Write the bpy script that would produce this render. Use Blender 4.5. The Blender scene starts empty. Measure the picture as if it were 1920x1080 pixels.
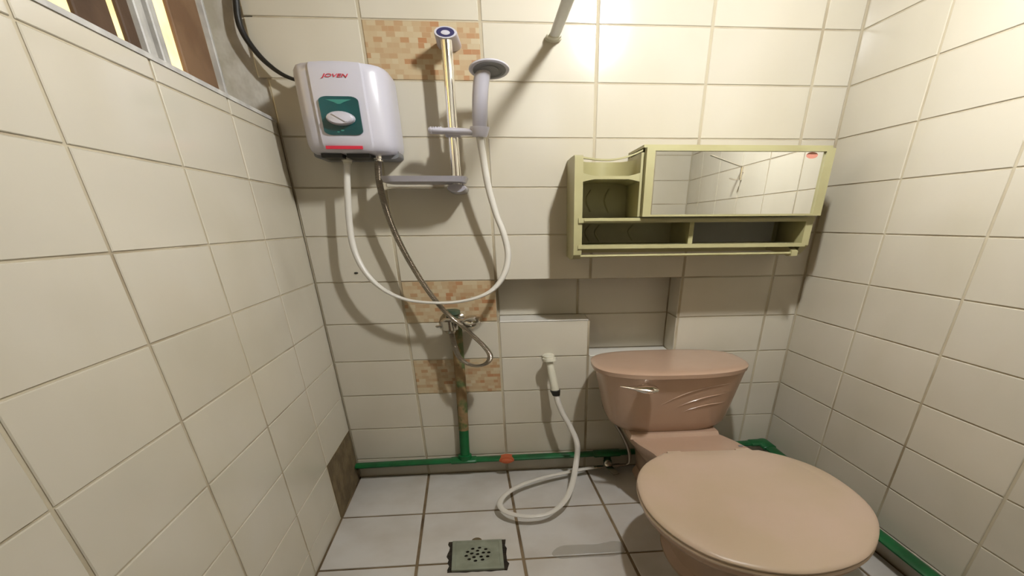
import bpy, bmesh, math, random
from mathutils import Vector, Matrix
random.seed(4)
scene = bpy.context.scene
C = scene.collection

# ------------------------------------------------------------------ camera
cam_d = bpy.data.cameras.new('camera')
cam = bpy.data.objects.new('camera', cam_d)
C.objects.link(cam)
cam.location = (0.7124, -2.0548, 1.0043)
cam.rotation_euler = (1.0377, 0.0062, -0.0904)
cam_d.sensor_width = 36.0
cam_d.lens = 903.416 / 1920 * 36
cam_d.shift_x = -76.944 / 1920
cam_d.shift_y = 409.714 / 1920
cam_d.clip_start = 0.01
scene.camera = cam

# ------------------------------------------------------------------ world, sun, exposure
world = bpy.data.worlds.new('world')
scene.world = world
world.use_nodes = True
bg = world.node_tree.nodes['Background']
bg.inputs[0].default_value = (1.0, 0.93, 0.78, 1)
bg.inputs[1].default_value = 0.5
sun_d = bpy.data.lights.new('sun', 'SUN')
sun_d.energy = 5.5
sun_d.color = (1.0, 0.9, 0.68)
sun_d.angle = 0.02
sun = bpy.data.objects.new('sun', sun_d)
C.objects.link(sun)
sun.rotation_euler = Vector((-0.55, 0.25, -0.8)).to_track_quat('-Z', 'Y').to_euler()
scene.view_settings.view_transform = 'Standard'
scene.view_settings.look = 'None'
scene.view_settings.gamma = 1.0
scene.view_settings.use_curve_mapping = False
scene.view_settings.exposure = 1.02
LAMP_POWER = 560.0

# ------------------------------------------------------------------ proportions, stretched to match the image
S = Vector((1.84, 1.78, 0.74))          # uneven stretch of the fittings along x, y, z to match the stretched image
COLX = [0.0, 0.3123, 0.6756, 1.0437, 1.4156, 1.7875, 1.9214]
ROWZ = [0.0, 0.0855, 0.2284, 0.3771, 0.5185, 0.6629, 0.8129, 0.9638, 1.1113, 1.2524, 1.3978, 1.5396, 1.6840, 1.8280]
CEIL = 1.90
LA, RA, FA = 0.04723, 0.05335, 0.07078
XR = COLX[-1]
LD = [0.3692, 0.7202, 1.0705, 1.4182, 1.768, 2.118, 2.468]
RD = [0.3678, 0.7324, 1.0750, 1.4300, 1.790, 2.150, 2.480]
YF = -2.42                               # wall behind the camera
SILL = 1.290                             # top of the tiled wall under the window
NICHE_D = 0.138
GU, GV = 0.0095, 0.0036                  # joint widths

# ------------------------------------------------------------------ materials
ALB = 0.76                               # overall reflectance of the painted and glazed surfaces
def srgb(r, g, b):
    f = lambda c: (c / 255 / 12.92) if c / 255 <= 0.04045 else ((c / 255 + 0.055) / 1.055) ** 2.4
    return (ALB * f(r), ALB * f(g), ALB * f(b), 1)

def mat(name, col, rough=0.4, metal=0.0, col2=None, nscale=6.0, lo=0.4, hi=0.6, rnd=0.0, bump=0.0, bscale=40.0, coat=0.0, detail=4.0):
    m = bpy.data.materials.new(name)
    m.use_nodes = True
    nt = m.node_tree
    b = nt.nodes['Principled BSDF']
    b.inputs['Roughness'].default_value = rough
    b.inputs['Metallic'].default_value = metal
    if coat:
        b.inputs['Coat Weight'].default_value = coat
        b.inputs['Coat Roughness'].default_value = 0.08
    tc = nt.nodes.new('ShaderNodeTexCoord')
    geo = nt.nodes.new('ShaderNodeNewGeometry')
    src = None
    if col2:
        n = nt.nodes.new('ShaderNodeTexNoise')
        n.inputs['Scale'].default_value = nscale
        n.inputs['Detail'].default_value = detail
        nt.links.new(geo.outputs['Position'], n.inputs['Vector'])
        r = nt.nodes.new('ShaderNodeValToRGB')
        r.color_ramp.elements[0].position = lo
        r.color_ramp.elements[0].color = col
        r.color_ramp.elements[1].position = hi
        r.color_ramp.elements[1].color = col2
        nt.links.new(n.outputs['Fac'], r.inputs['Fac'])
        src = r.outputs['Color']
    else:
        c = nt.nodes.new('ShaderNodeRGB')
        c.outputs[0].default_value = col
        src = c.outputs[0]
    if rnd:
        oi = nt.nodes.new('ShaderNodeObjectInfo')
        mr = nt.nodes.new('ShaderNodeMapRange')
        mr.inputs['To Min'].default_value = 1 - rnd
        mr.inputs['To Max'].default_value = 1 + rnd
        nt.links.new(oi.outputs['Random'], mr.inputs['Value'])
        hs = nt.nodes.new('ShaderNodeHueSaturation')
        nt.links.new(mr.outputs[0], hs.inputs['Value'])
        nt.links.new(src, hs.inputs['Color'])
        src = hs.outputs[0]
    nt.links.new(src, b.inputs['Base Color'])
    if bump:
        n2 = nt.nodes.new('ShaderNodeTexNoise')
        n2.inputs['Scale'].default_value = bscale
        nt.links.new(geo.outputs['Position'], n2.inputs['Vector'])
        bp = nt.nodes.new('ShaderNodeBump')
        bp.inputs['Strength'].default_value = bump
        bp.inputs['Distance'].default_value = 0.01
        nt.links.new(n2.outputs['Fac'], bp.inputs['Height'])
        nt.links.new(bp.outputs['Normal'], b.inputs['Normal'])
    return m

M = {}
M['tile'] = mat('glazed_cream_tile', srgb(214, 207, 190), 0.14, col2=srgb(207, 199, 179), nscale=2.2, lo=0.42, hi=0.68, rnd=0.025, bump=0.03, bscale=9)
M['ledge'] = mat('white_ledge_tile', srgb(246, 243, 234), 0.2)
M['floor_tile'] = mat('pale_grey_floor_tile', srgb(216, 213, 207), 0.28, col2=srgb(198, 192, 182), nscale=5, lo=0.4, hi=0.75, rnd=0.03, bump=0.06, bscale=30)
M['grout'] = mat('beige_grout', srgb(196, 185, 160), 0.9, col2=srgb(128, 108, 76), nscale=3.2, lo=0.50, hi=0.78, bump=0.3)
M['floor_grout'] = mat('brown_floor_grout', srgb(142, 122, 92), 0.9, col2=srgb(88, 70, 46), nscale=6, lo=0.4, hi=0.65, bump=0.3)
M['plaster'] = mat('white_plaster', srgb(214, 210, 198), 0.85, col2=srgb(192, 186, 170), nscale=14, bump=0.6, bscale=26)
M['ceiling'] = mat('low_bounce_brown_ceiling', srgb(104, 82, 54), 0.8, col2=srgb(88, 68, 44), nscale=8)  # unseen ceiling; dark brown made up to cut light bounced downwards
M['cement'] = mat('grey_brown_cement', srgb(122, 104, 72), 0.9, col2=srgb(98, 82, 54), nscale=16, bump=0.5, bscale=60)
M['outside'] = mat('cream_outside_wall', srgb(250, 232, 178), 0.9, col2=srgb(240, 214, 150), nscale=3)
M['wood'] = mat('brown_wood', srgb(148, 116, 86), 0.7, col2=srgb(132, 100, 72), nscale=9, bump=0.2)
M['dark_wood'] = mat('dark_brown_wood', srgb(100, 76, 56), 0.7, col2=srgb(84, 62, 44), nscale=9, bump=0.2)
M['frame'] = mat('white_painted_frame', srgb(214, 212, 206), 0.5, col2=srgb(188, 186, 182), nscale=20)
M['white'] = mat('white_plastic', srgb(205, 203, 214), 0.28, coat=0.2)
M['pale_grey'] = mat('pale_grey_plastic', srgb(176, 173, 182), 0.3, coat=0.2)
M['dark_green'] = mat('dirty_dark_green_plastic', srgb(58, 84, 66), 0.5, col2=srgb(84, 92, 66), nscale=30)
M['hose'] = mat('white_hose', srgb(226, 222, 212), 0.35)
M['ivory'] = mat('ivory_plastic', srgb(228, 224, 204), 0.35)
M['pvc'] = mat('white_pvc', srgb(222, 222, 218), 0.4)
M['grey'] = mat('grey_plastic', srgb(126, 126, 128), 0.5)
M['black'] = mat('black_rubber', srgb(28, 26, 22), 0.5)
M['teal'] = mat('teal_panel', srgb(0, 84, 88), 0.25, col2=srgb(0, 62, 66), nscale=5, coat=0.3)
M['teal_print'] = mat('teal_print', srgb(60, 140, 128), 0.4)
M['red'] = mat('red_print', srgb(214, 40, 66), 0.5)
M['navy'] = mat('navy_print', srgb(48, 46, 92), 0.4)
M['chrome'] = mat('chrome', (0.83, 0.80, 0.75, 1), 0.13, metal=1.0)
M['steel'] = mat('braided_steel', (0.36, 0.32, 0.265, 1), 0.3, metal=1.0)
M['green'] = mat('green_pipe', srgb(14, 106, 54), 0.35, col2=srgb(10, 86, 42), nscale=10)
M['old_pipe'] = mat('mottled_painted_pipe', srgb(150, 122, 82), 0.7, col2=srgb(92, 104, 58), nscale=22, lo=0.5, hi=0.62, bump=0.4, bscale=70)
M['orange'] = mat('orange_plug', srgb(196, 98, 56), 0.5)
M['dark_reflection_chrome'] = mat('dark_reflection_chrome', (0.52, 0.50, 0.46, 1), 0.16, metal=1.0)  # base colour darkened to paint in the dark reflections of chrome
M['olive'] = mat('olive_cream_plastic', srgb(184, 178, 133), 0.4, col2=srgb(177, 170, 125), nscale=8)
M['grey_panel'] = mat('grey_board', srgb(168, 166, 160), 0.6)
M['mirror'] = mat('mirror_glass', (0.93, 0.94, 0.92, 1), 0.01, metal=1.0)
M['sticker'] = mat('faded_red_sticker', srgb(222, 150, 130), 0.6)
M['toilet'] = mat('dusty_pink_ceramic', srgb(198, 168, 146), 0.26, col2=srgb(191, 160, 137), nscale=3, coat=0.12)
M['seat'] = mat('dusty_pink_plastic', srgb(214, 190, 168), 0.38, col2=srgb(207, 185, 158), nscale=3.5)
M['drain'] = mat('grey_green_drain', srgb(150, 156, 138), 0.5, col2=srgb(138, 142, 124), nscale=20)
M['mould'] = mat('dark_mortar', srgb(52, 42, 26), 0.95, col2=srgb(34, 27, 16), nscale=30, bump=0.6, bscale=90)

def mosaic():
    m = bpy.data.materials.new('printed_mosaic_tile')
    m.use_nodes = True
    nt = m.node_tree
    b = nt.nodes['Principled BSDF']
    b.inputs['Roughness'].default_value = 0.3
    tc = nt.nodes.new('ShaderNodeTexCoord')
    sp = nt.nodes.new('ShaderNodeSeparateXYZ')
    nt.links.new(tc.outputs['Generated'], sp.inputs[0])
    cb = nt.nodes.new('ShaderNodeCombineXYZ')
    for ax, k in (('X', 6.5), ('Z', 2.75)):
        ml = nt.nodes.new('ShaderNodeMath')
        ml.operation = 'MULTIPLY'
        ml.inputs[1].default_value = k
        nt.links.new(sp.outputs[ax], ml.inputs[0])
        nt.links.new(ml.outputs[0], cb.inputs['X' if ax == 'X' else 'Y'])
    br = nt.nodes.new('ShaderNodeTexBrick')
    br.inputs['Scale'].default_value = 1.0
    br.inputs['Mortar Size'].default_value = 0.006
    br.inputs['Color1'].default_value = (0, 0, 0, 1)
    br.inputs['Color2'].default_value = (1, 1, 1, 1)
    br.inputs['Mortar'].default_value = (0.4, 0.4, 0.4, 1)
    br.squash = 0.7
    br.squash_frequency = 3
    nt.links.new(cb.outputs[0], br.inputs['Vector'])
    r = nt.nodes.new('ShaderNodeValToRGB')
    e = r.color_ramp.elements
    e[0].position, e[0].color = 0.0, srgb(202, 186, 154)
    e[1].position, e[1].color = 1.0, srgb(180, 130, 90)
    for p, c in ((0.35, srgb(196, 175, 140)), (0.65, srgb(190, 164, 128)), (0.88, srgb(184, 150, 112))):
        x = r.color_ramp.elements.new(p)
        x.color = c
    nt.links.new(br.outputs['Color'], r.inputs['Fac'])
    nt.links.new(r.outputs[0], b.inputs['Base Color'])
    return m
M['mosaic'] = mosaic()

def emit(name, col, strength):
    m = bpy.data.materials.new(name)
    m.use_nodes = True
    nt = m.node_tree
    nt.nodes.remove(nt.nodes['Principled BSDF'])
    e = nt.nodes.new('ShaderNodeEmission')
    e.inputs[0].default_value = col
    e.inputs[1].default_value = strength
    nt.links.new(e.outputs[0], nt.nodes['Material Output'].inputs[0])
    return m

# ------------------------------------------------------------------ helpers
def link_mesh(name, me, material, parent=None, loc=(0, 0, 0), rotz=0.0):
    if material and not me.materials:
        me.materials.append(M[material] if isinstance(material, str) else material)
    o = bpy.data.objects.new(name, me)
    C.objects.link(o)
    o.location = loc
    o.rotation_euler = (0, 0, rotz)
    if parent:
        o.parent = parent
    return o

def struct(name, bm, material, label=None):
    me = bpy.data.meshes.new(name)
    bm.normal_update()
    bm.to_mesh(me)
    bm.free()
    o = link_mesh(name, me, material)
    o['kind'] = 'structure'
    if label:
        o['label'] = label
    return o

def box_into(bm, x0, x1, y0, y1, z0, z1):
    v = [bm.verts.new(p) for p in ((x0, y0, z0), (x1, y0, z0), (x1, y1, z0), (x0, y1, z0), (x0, y0, z1), (x1, y0, z1), (x1, y1, z1), (x0, y1, z1))]
    for f in ((3, 2, 1, 0), (4, 5, 6, 7), (0, 1, 5, 4), (1, 2, 6, 5), (2, 3, 7, 6), (3, 0, 4, 7)):
        bm.faces.new([v[i] for i in f])
    return v

def thing(name, label, cat, base, group=None):
    """an Empty at the thing's base; base is given in metres before the stretch"""
    o = bpy.data.objects.new(name, None)
    C.objects.link(o)
    o.location = (base[0] * S.x, base[1] * S.y, base[2] * S.z)
    o.empty_display_size = 0.02
    tag(o, label, cat, group)
    return o

def tag(o, label, cat, group=None):
    o['label'] = label
    o['category'] = cat
    if group:
        o['group'] = group

def root_loc(p):
    l = Vector((0, 0, 0))
    while p:
        l += Vector(p.location)
        p = p.parent
    return l

def fin(name, bm, material, parent=None, smooth=True, label=None, bevel=0.0, seg=2):
    """bm is in metres at its place in the room; stretched unevenly into one mesh object"""
    if bevel:
        bmesh.ops.bevel(bm, geom=[e for e in bm.edges if e.calc_face_angle(0) > 0.5], offset=bevel, segments=seg, profile=0.5, affect='EDGES', clamp_overlap=True)
    bmesh.ops.recalc_face_normals(bm, faces=bm.faces)
    sc = Matrix.Diagonal((S.x, S.y, S.z, 1))
    bm.transform(sc)
    if parent:
        org = root_loc(parent)
        loc = Vector((0, 0, 0))
    else:
        zs = [v.co.z for v in bm.verts]
        xs = [v.co.x for v in bm.verts]
        ys = [v.co.y for v in bm.verts]
        org = Vector(((min(xs) + max(xs)) / 2, (min(ys) + max(ys)) / 2, min(zs)))
        loc = org
    bmesh.ops.translate(bm, verts=bm.verts, vec=-org)
    me = bpy.data.meshes.new(name)
    bm.to_mesh(me)
    bm.free()
    if smooth:
        for p in me.polygons:
            p.use_smooth = True
        me.set_sharp_from_angle(angle=math.radians(38))
    o = link_mesh(name, me, material, parent, loc)
    if label:
        o['label'] = label
    return o

def B(name, x0, x1, y0, y1, z0, z1, material, parent=None, bevel=0.003, seg=2, label=None):
    bm = bmesh.new()
    box_into(bm, min(x0, x1), max(x0, x1), min(y0, y1), max(y0, y1), min(z0, z1), max(z0, z1))
    return fin(name, bm, material, parent, True, label, bevel, seg)

def catmull(pts, n):
    P = [Vector(p) for p in pts]
    P = [P[0] * 2 - P[1]] + P + [P[-1] * 2 - P[-2]]
    out = []
    for i in range(1, len(P) - 2):
        a, b, c, d = P[i - 1], P[i], P[i + 1], P[i + 2]
        for k in range(n):
            t = k / n
            out.append(0.5 * ((2 * b) + (c - a) * t + (2 * a - 5 * b + 4 * c - d) * t * t + (3 * b - a - 3 * c + d) * t ** 3))
    out.append(P[-2])
    return out

def resample(pts, step):
    out = [pts[0]]
    acc = 0.0
    for a, b in zip(pts, pts[1:]):
        l = (b - a).length
        if l < 1e-9:
            continue
        t = step - acc
        while t <= l:
            out.append(a + (b - a) * (t / l))
            t += step
        acc = l - (t - step)
    if (out[-1] - pts[-1]).length > step * 0.3:
        out.append(pts[-1])
    return out

def loft_into(bm, rings, cap=True, closed=True):
    vr = [[bm.verts.new(p) for p in r] for r in rings]
    n = len(vr[0])
    for a, b in zip(vr, vr[1:]):
        for i in range(n if closed else n - 1):
            j = (i + 1) % n
            bm.faces.new((a[i], a[j], b[j], b[i]))
    if cap:
        bm.faces.new(list(reversed(vr[0])))
        bm.faces.new(vr[-1])
    return vr

def tube_into(bm, pts, rad, sides=12, cap=True):
    """rad: number or function of (index, count)"""
    pts = [Vector(p) for p in pts]
    rings = []
    up = None
    for i, p in enumerate(pts):
        t = (pts[min(i + 1, len(pts) - 1)] - pts[max(i - 1, 0)]).normalized()
        if up is None:
            up = Vector((0, 0, 1)) if abs(t.z) < 0.9 else Vector((0, 1, 0))
        n = (up - t * up.dot(t)).normalized()
        up = n
        b = t.cross(n)
        r = rad(i, len(pts)) if callable(rad) else rad
        rings.append([p + (n * math.cos(2 * math.pi * k / sides) + b * math.sin(2 * math.pi * k / sides)) * r for k in range(sides)])
    loft_into(bm, rings, cap)

def tube(name, pts, rad, material, parent=None, sides=12, smooth_n=0, step=0.0, label=None):
    if smooth_n:
        pts = catmull(pts, smooth_n)
    if step:
        pts = resample([Vector(p) for p in pts], step)
    bm = bmesh.new()
    tube_into(bm, pts, rad, sides)
    return fin(name, bm, material, parent, True, label)

def lathe(name, a, b, prof, material, parent=None, sides=20, label=None, cap=True):
    """profile of (t along a->b in metres, radius)"""
    a, b = Vector(a), Vector(b)
    d = (b - a).normalized()
    bm = bmesh.new()
    up = Vector((0, 0, 1)) if abs(d.z) < 0.9 else Vector((0, 1, 0))
    n = (up - d * up.dot(d)).normalized()
    c = d.cross(n)
    rings = [[a + d * t + (n * math.cos(2 * math.pi * k / sides) + c * math.sin(2 * math.pi * k / sides)) * max(r, 1e-4) for k in range(sides)] for t, r in prof]
    loft_into(bm, rings, cap)
    return fin(name, bm, material, parent, True, label)

def rrect(x0, x1, z0, z1, r, n=5):
    pts = []
    for cx, cz, a0 in ((x1 - r, z1 - r, 0), (x0 + r, z1 - r, 90), (x0 + r, z0 + r, 180), (x1 - r, z0 + r, 270)):
        for k in range(n + 1):
            a = math.radians(a0 + 90 * k / n)
            pts.append((cx + r * math.cos(a), cz + r * math.sin(a)))
    return pts

def plate(name, outline, y0, y1, material, parent=None, bevel=0.0, label=None):
    """outline in (x, z), thickness from y0 to y1"""
    bm = bmesh.new()
    loft_into(bm, [[(x, y0, z) for x, z in outline], [(x, y1, z) for x, z in outline]])
    return fin(name, bm, material, parent, True, label, bevel)

# ------------------------------------------------------------------ the shell
tile_cache = {}
def tile_mesh(w, h, material, gu, gv):
    key = (round(w, 3), round(h, 3), material)
    if key in tile_cache:
        return tile_cache[key]
    t, bv = 0.0075, 0.0022
    w2, h2 = w - gu, h - gv
    bx, bz = min(bv, w2 * 0.2), min(bv * 0.55, h2 * 0.2)
    r0 = [(0, t, 0), (w2, t, 0), (w2, t, h2), (0, t, h2)]
    r1 = [(0, 0.0016, 0), (w2, 0.0016, 0), (w2, 0.0016, h2), (0, 0.0016, h2)]
    r2 = [(bx, 0, bz), (w2 - bx, 0, bz), (w2 - bx, 0, h2 - bz), (bx, 0, h2 - bz)]
    bm = bmesh.new()
    loft_into(bm, [[Vector(p) + Vector((gu / 2, 0, gv / 2)) for p in r] for r in (r0, r1, r2)])
    bmesh.ops.recalc_face_normals(bm, faces=bm.faces)
    me = bpy.data.meshes.new('tile')
    bm.to_mesh(me)
    bm.free()
    me.materials.append(M[material])
    tile_cache[key] = me
    return me

def put_tile(parent, origin, rotz, u, z, w, h, material='tile', name='tile', label=None):
    d = Vector((math.cos(rotz), math.sin(rotz), 0))
    o = bpy.data.objects.new(name, tile_mesh(w, h, material, GU, GV))
    C.objects.link(o)
    o.location = Vector(origin) + d * u + Vector((0, 0, z))
    o.rotation_euler = (0, 0, rotz)
    o.parent = parent
    if label:
        o['label'] = label
    return o

ldir = Vector((math.sin(LA), -math.cos(LA), 0))
rdir = Vector((math.sin(RA), -math.cos(RA), 0))
lphi = math.pi / 2 + LA
rphi = RA - math.pi / 2
JAMB = -0.168                             # how far the back wall runs on beside the window

# back wall, with the stepped niche cut into it
T0 = 0.0028                               # grout face behind the tile faces
bm = bmesh.new()
nx0, nx1, nx2 = COLX[2] - 0.004, COLX[3] + 0.004, COLX[4] - 0.004
nz0, nz1, nz2 = ROWZ[4], ROWZ[5], ROWZ[6]
box_into(bm, 0.0, nx0, T0, 0.3, -0.05, CEIL)
box_into(bm, nx2, XR + 0.02, T0, 0.3, -0.05, CEIL)
box_into(bm, nx0, nx2, T0, 0.3, nz2, CEIL)
box_into(bm, nx0, nx2, T0, 0.3, -0.05, nz0 - 0.005)
box_into(bm, nx0, nx1, T0, 0.3, nz0 - 0.005, nz1 - 0.005)
box_into(bm, nx0, nx2, NICHE_D + T0, 0.3, nz0 - 0.005, nz2)
wall_back = struct('wall_back', bm, 'grout')
bm = bmesh.new()
box_into(bm, -0.20, 0.0, 0.012, 0.3, SILL - 0.05, CEIL)
jamb = struct('trim_1', bm, 'plaster', 'rough white plaster reveal beside the window')

for ci in range(6):
    for ri in range(13):
        x0, x1 = COLX[ci], COLX[ci + 1]
        z0, z1 = ROWZ[ri], min(ROWZ[ri + 1], CEIL)
        if ci == 2 and ri == 5 or ci == 3 and ri in (4, 5):
            continue
        m, nm = 'tile', 'tile'
        lab = None
        if ci == 1 and ri in (3, 5, 10):
            m, nm, lab = 'mosaic', 'mosaic_tile', 'tile printed with orange and cream mosaic'
        if ci == 0 and ri >= 9:
            # the tiles run on a little past the corner, beside the window
            x0 = -0.030 if ri >= 10 else 0.0
            if ri == 9:
                put_tile(wall_back, (0, 0, 0), 0, 0.0, z0, x1, z1 - z0)
                continue
        put_tile(wall_back, (0, 0, 0), 0, x0, z0, x1 - x0, z1 - z0, m, nm, lab)
# niche: back tiles, side tiles, ledges
for ci, ri in ((2, 5), (3, 5), (3, 4)):
    x0, x1 = COLX[ci], COLX[ci + 1]
    x0 = max(x0 - 0.03, nx0) if ci == 3 else x0
    x1 = nx2 if ci == 3 else x1 - 0.03
    put_tile(wall_back, (0, NICHE_D, 0), 0, x0, ROWZ[ri], x1 - x0, ROWZ[ri + 1] - ROWZ[ri])
for ri in (4, 5):
    put_tile(wall_back, (nx2 - 0.003, T0, 0), math.pi / 2 + math.pi, -NICHE_D + 0.004, ROWZ[ri], NICHE_D, ROWZ[ri + 1] - ROWZ[ri])
def ledge(x0, x1, z):
    bm = bmesh.new()
    box_into(bm, x0, x1, 0.0, NICHE_D - 0.002, z - 0.006, z)
    bmesh.ops.bevel(bm, geom=bm.edges[:], offset=0.0015, segments=1, affect='EDGES')
    me = bpy.data.meshes.new('ledge_tile')
    bm.to_mesh(me)
    bm.free()
    link_mesh('ledge_tile', me, 'ledge', wall_back)
ledge(COLX[2] + 0.005, COLX[3] - 0.002, ROWZ[5])
ledge(COLX[3] + 0.006, COLX[4] - 0.008, ROWZ[4])

# left wall: tiled up to the window sill, open above it
def slab(bm, org, d, nrm, u0, u1, off0, off1, z0, z1):
    """box along d, between offsets along the inward normal"""
    pts = []
    for z in (z0, z1):
        for u, o in ((u0, off0), (u1, off0), (u1, off1), (u0, off1)):
            pts.append(Vector(org) + d * u + nrm * o + Vector((0, 0, z)))
    v = [bm.verts.new(p) for p in pts]
    for f in ((3, 2, 1, 0), (4, 5, 6, 7), (0, 1, 5, 4), (1, 2, 6, 5), (2, 3, 7, 6), (3, 0, 4, 7)):
        bm.faces.new([v[i] for i in f])
ln = Vector((math.cos(LA), math.sin(LA), 0))
rn = Vector((-math.cos(RA), -math.sin(RA), 0))
WIN_END = 1.35                             # far end of the window opening along the wall
bm = bmesh.new()
slab(bm, (0, 0, 0), ldir, ln, -0.12, 2.6, -0.20, -T0, -0.05, SILL)
slab(bm, (0, 0, 0), ldir, ln, WIN_END, 2.6, -0.20, -T0, SILL, CEIL)
slab(bm, (0, 0, 0), ldir, ln, -0.12, WIN_END, -0.20, -T0, 1.78, CEIL)
bmesh.ops.recalc_face_normals(bm, faces=bm.faces)
wall_left = struct('wall_left', bm, 'grout')
ledges = [0.0] + LD
for i in range(len(LD)):
    u0, u1 = ledges[i], ledges[i + 1]
    for ri in range(13):
        z0, z1 = ROWZ[ri], min(ROWZ[ri + 1], CEIL)
        if i == 0 and ri < 2:
            continue                       # bare cement patch here
        if u0 < WIN_END - 0.05:
            if z0 >= SILL:
                continue
            z1 = min(z1, SILL)
        put_tile(wall_left, (0, 0, 0), lphi, -u1, z0, u1 - u0, z1 - z0)
# tiled top of the sill
bm = bmesh.new()
slab(bm, (0, 0, 0), ldir, ln, 0.012, WIN_END, -0.155, 0.003, SILL - 0.003, SILL + 0.006)
bmesh.ops.recalc_face_normals(bm, faces=bm.faces)
struct('trim_2', bm, 'frame', 'white window sill capping the tiled wall')

# right wall
bm = bmesh.new()
slab(bm, (XR, 0, 0), rdir, rn, -0.12, 2.6, -0.15, -T0, -0.05, CEIL)
bmesh.ops.recalc_face_normals(bm, faces=bm.faces)
wall_right = struct('wall_right', bm, 'grout')
edges = [0.0] + RD
for i in range(len(RD)):
    u0, u1 = edges[i], edges[i + 1]
    for ri in range(13):
        put_tile(wall_right, (XR, 0, 0), rphi, u0, ROWZ[ri], u1 - u0, min(ROWZ[ri + 1], CEIL) - ROWZ[ri])

# wall behind the camera
xl, xr2 = -YF * math.tan(LA), XR - YF * math.tan(RA)
bm = bmesh.new()
box_into(bm, xl - 0.2, xr2 + 0.2, YF - 0.15, YF - T0, -0.05, CEIL)
wall_front = struct('wall_front', bm, 'grout')
x = xr2
while x > xl + 0.05:
    w = min(0.368, x - xl) if x < xr2 else 0.26
    for ri in range(13):
        o = put_tile(wall_front, (0, 0, 0), 0, 0, ROWZ[ri], w, min(ROWZ[ri + 1], CEIL) - ROWZ[ri])
        o.location = (x, YF, ROWZ[ri])
        o.rotation_euler = (0, 0, math.pi)
    x -= w

# unseen dark door, added behind the camera to lower bounced light
bm = bmesh.new()
box_into(bm, 0.20, 1.22, YF - 0.002, YF + 0.022, 0.0, 1.48)
for z0, z1 in ((0.10, 0.62), (0.74, 1.38)):
    box_into(bm, 0.34, 1.08, YF + 0.022, YF + 0.034, z0, z1)
added_dark_door = struct('added_dark_door', bm, 'dark_wood', 'dark brown door added behind the camera to lower bounced light')
lathe('added_door_handle', (0.62, (YF + 0.02) / S.y, 0.98), (0.62, (YF + 0.10) / S.y, 0.98), [(0, 0.014), (0.004, 0.014), (0.006, 0.007), (0.02, 0.007), (0.022, 0.014), (0.036, 0.015), (0.042, 0.009)], 'chrome', added_dark_door, 16)

# ceiling
bm = bmesh.new()
box_into(bm, -0.30, 2.3, -2.7, 0.3, CEIL, CEIL + 0.1)
struct('ceiling', bm, 'ceiling')

# floor: bed of grout and skewed square tiles
bm = bmesh.new()
box_into(bm, -0.05, 2.2, -2.6, 0.02, -0.08, -0.0035)
floor = struct('floor', bm, 'floor_grout')
def clip(poly, a, n):
    out = []
    for i, p in enumerate(poly):
        q = poly[(i + 1) % len(poly)]
        dp, dq = (p - a).dot(n), (q - a).dot(n)
        if dp >= 0:
            out.append(p)
        if dp * dq < 0:
            out.append(p + (q - p) * (dp / (dp - dq)))
    return out
fx = [-0.06] + COLX[1:6] + [2.16, 2.53]
fd = [0.0, 0.3618, 0.7037, 1.06, 1.42, 1.78, 2.14, 2.50]
tf = math.tan(FA)
for i in range(len(fx) - 1):
    for j in range(len(fd) - 1):
        g = 0.0055
        y0, y1 = -fd[j] - g, -fd[j + 1] + g
        x0, x1 = fx[i] + g, fx[i + 1] - g
        poly = [Vector((x0 - y0 * tf, y0, 0)), Vector((x1 - y0 * tf, y0, 0)), Vector((x1 - y1 * tf, y1, 0)), Vector((x0 - y1 * tf, y1, 0))]
        poly = clip(poly, Vector((0.006, 0, 0)), ln)
        if len(poly) > 2:
            poly = clip(poly, Vector((XR - 0.006, 0, 0)), rn)
        if len(poly) > 2:
            poly = clip(poly, Vector((0, YF + 0.005, 0)), Vector((0, 1, 0)))
        if len(poly) < 3:
            continue
        c = sum(poly, Vector()) / len(poly)
        bm = bmesh.new()
        rings = [[p - c + Vector((0, 0, -0.006)) for p in poly], [p - c + Vector((0, 0, -0.0012)) for p in poly], [(p - c) * 0.988 for p in poly]]
        loft_into(bm, rings)
        bmesh.ops.recalc_face_normals(bm, faces=bm.faces)
        me = bpy.data.meshes.new('floor_tile')
        bm.to_mesh(me)
        bm.free()
        link_mesh('tile', me, 'floor_tile', floor, c)

# bare cement at the foot of the left wall
bm = bmesh.new()
slab(bm, (0, 0, 0), ldir, ln, 0.004, 0.362, -0.006, -0.0006, 0.0, 0.2255)
bmesh.ops.recalc_face_normals(bm, faces=bm.faces)
me = bpy.data.meshes.new('cement_patch')
bm.to_mesh(me)
bm.free()
o = link_mesh('cement_patch', me, 'cement', wall_left)
o['label'] = 'brown bare cement patch'

# ------------------------------------------------------------------ window
bm = bmesh.new()
box_into(bm, -2.2, -2.1, -4.5, 9.0, -0.05, 5.0)
struct('wall_outside', bm, 'outside', 'cream sunlit wall seen outside the window')
win = bpy.data.objects.new('window_1', None)
C.objects.link(win)
win['kind'] = 'structure'
win['label'] = 'open white-framed window above the left tiled wall'
def upright(name, u0, u1, off, dep, z0, z1, material, parent=None):
    bm = bmesh.new()
    slab(bm, (0, 0, 0), ldir, ln, u0, u1, off - dep, off, z0, z1)
    bmesh.ops.recalc_face_normals(bm, faces=bm.faces)
    bmesh.ops.bevel(bm, geom=bm.edges[:], offset=0.003, segments=1, affect='EDGES')
    me = bpy.data.meshes.new(name)
    if parent is None:
        c = Vector(((ldir * (u0 + u1) / 2 + ln * off).x, (ldir * (u0 + u1) / 2 + ln * off).y, z0))
        bmesh.ops.translate(bm, verts=bm.verts, vec=-c)
    bm.to_mesh(me)
    bm.free()
    return link_mesh(name, me, material, parent, (0, 0, 0) if parent else c)
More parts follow.
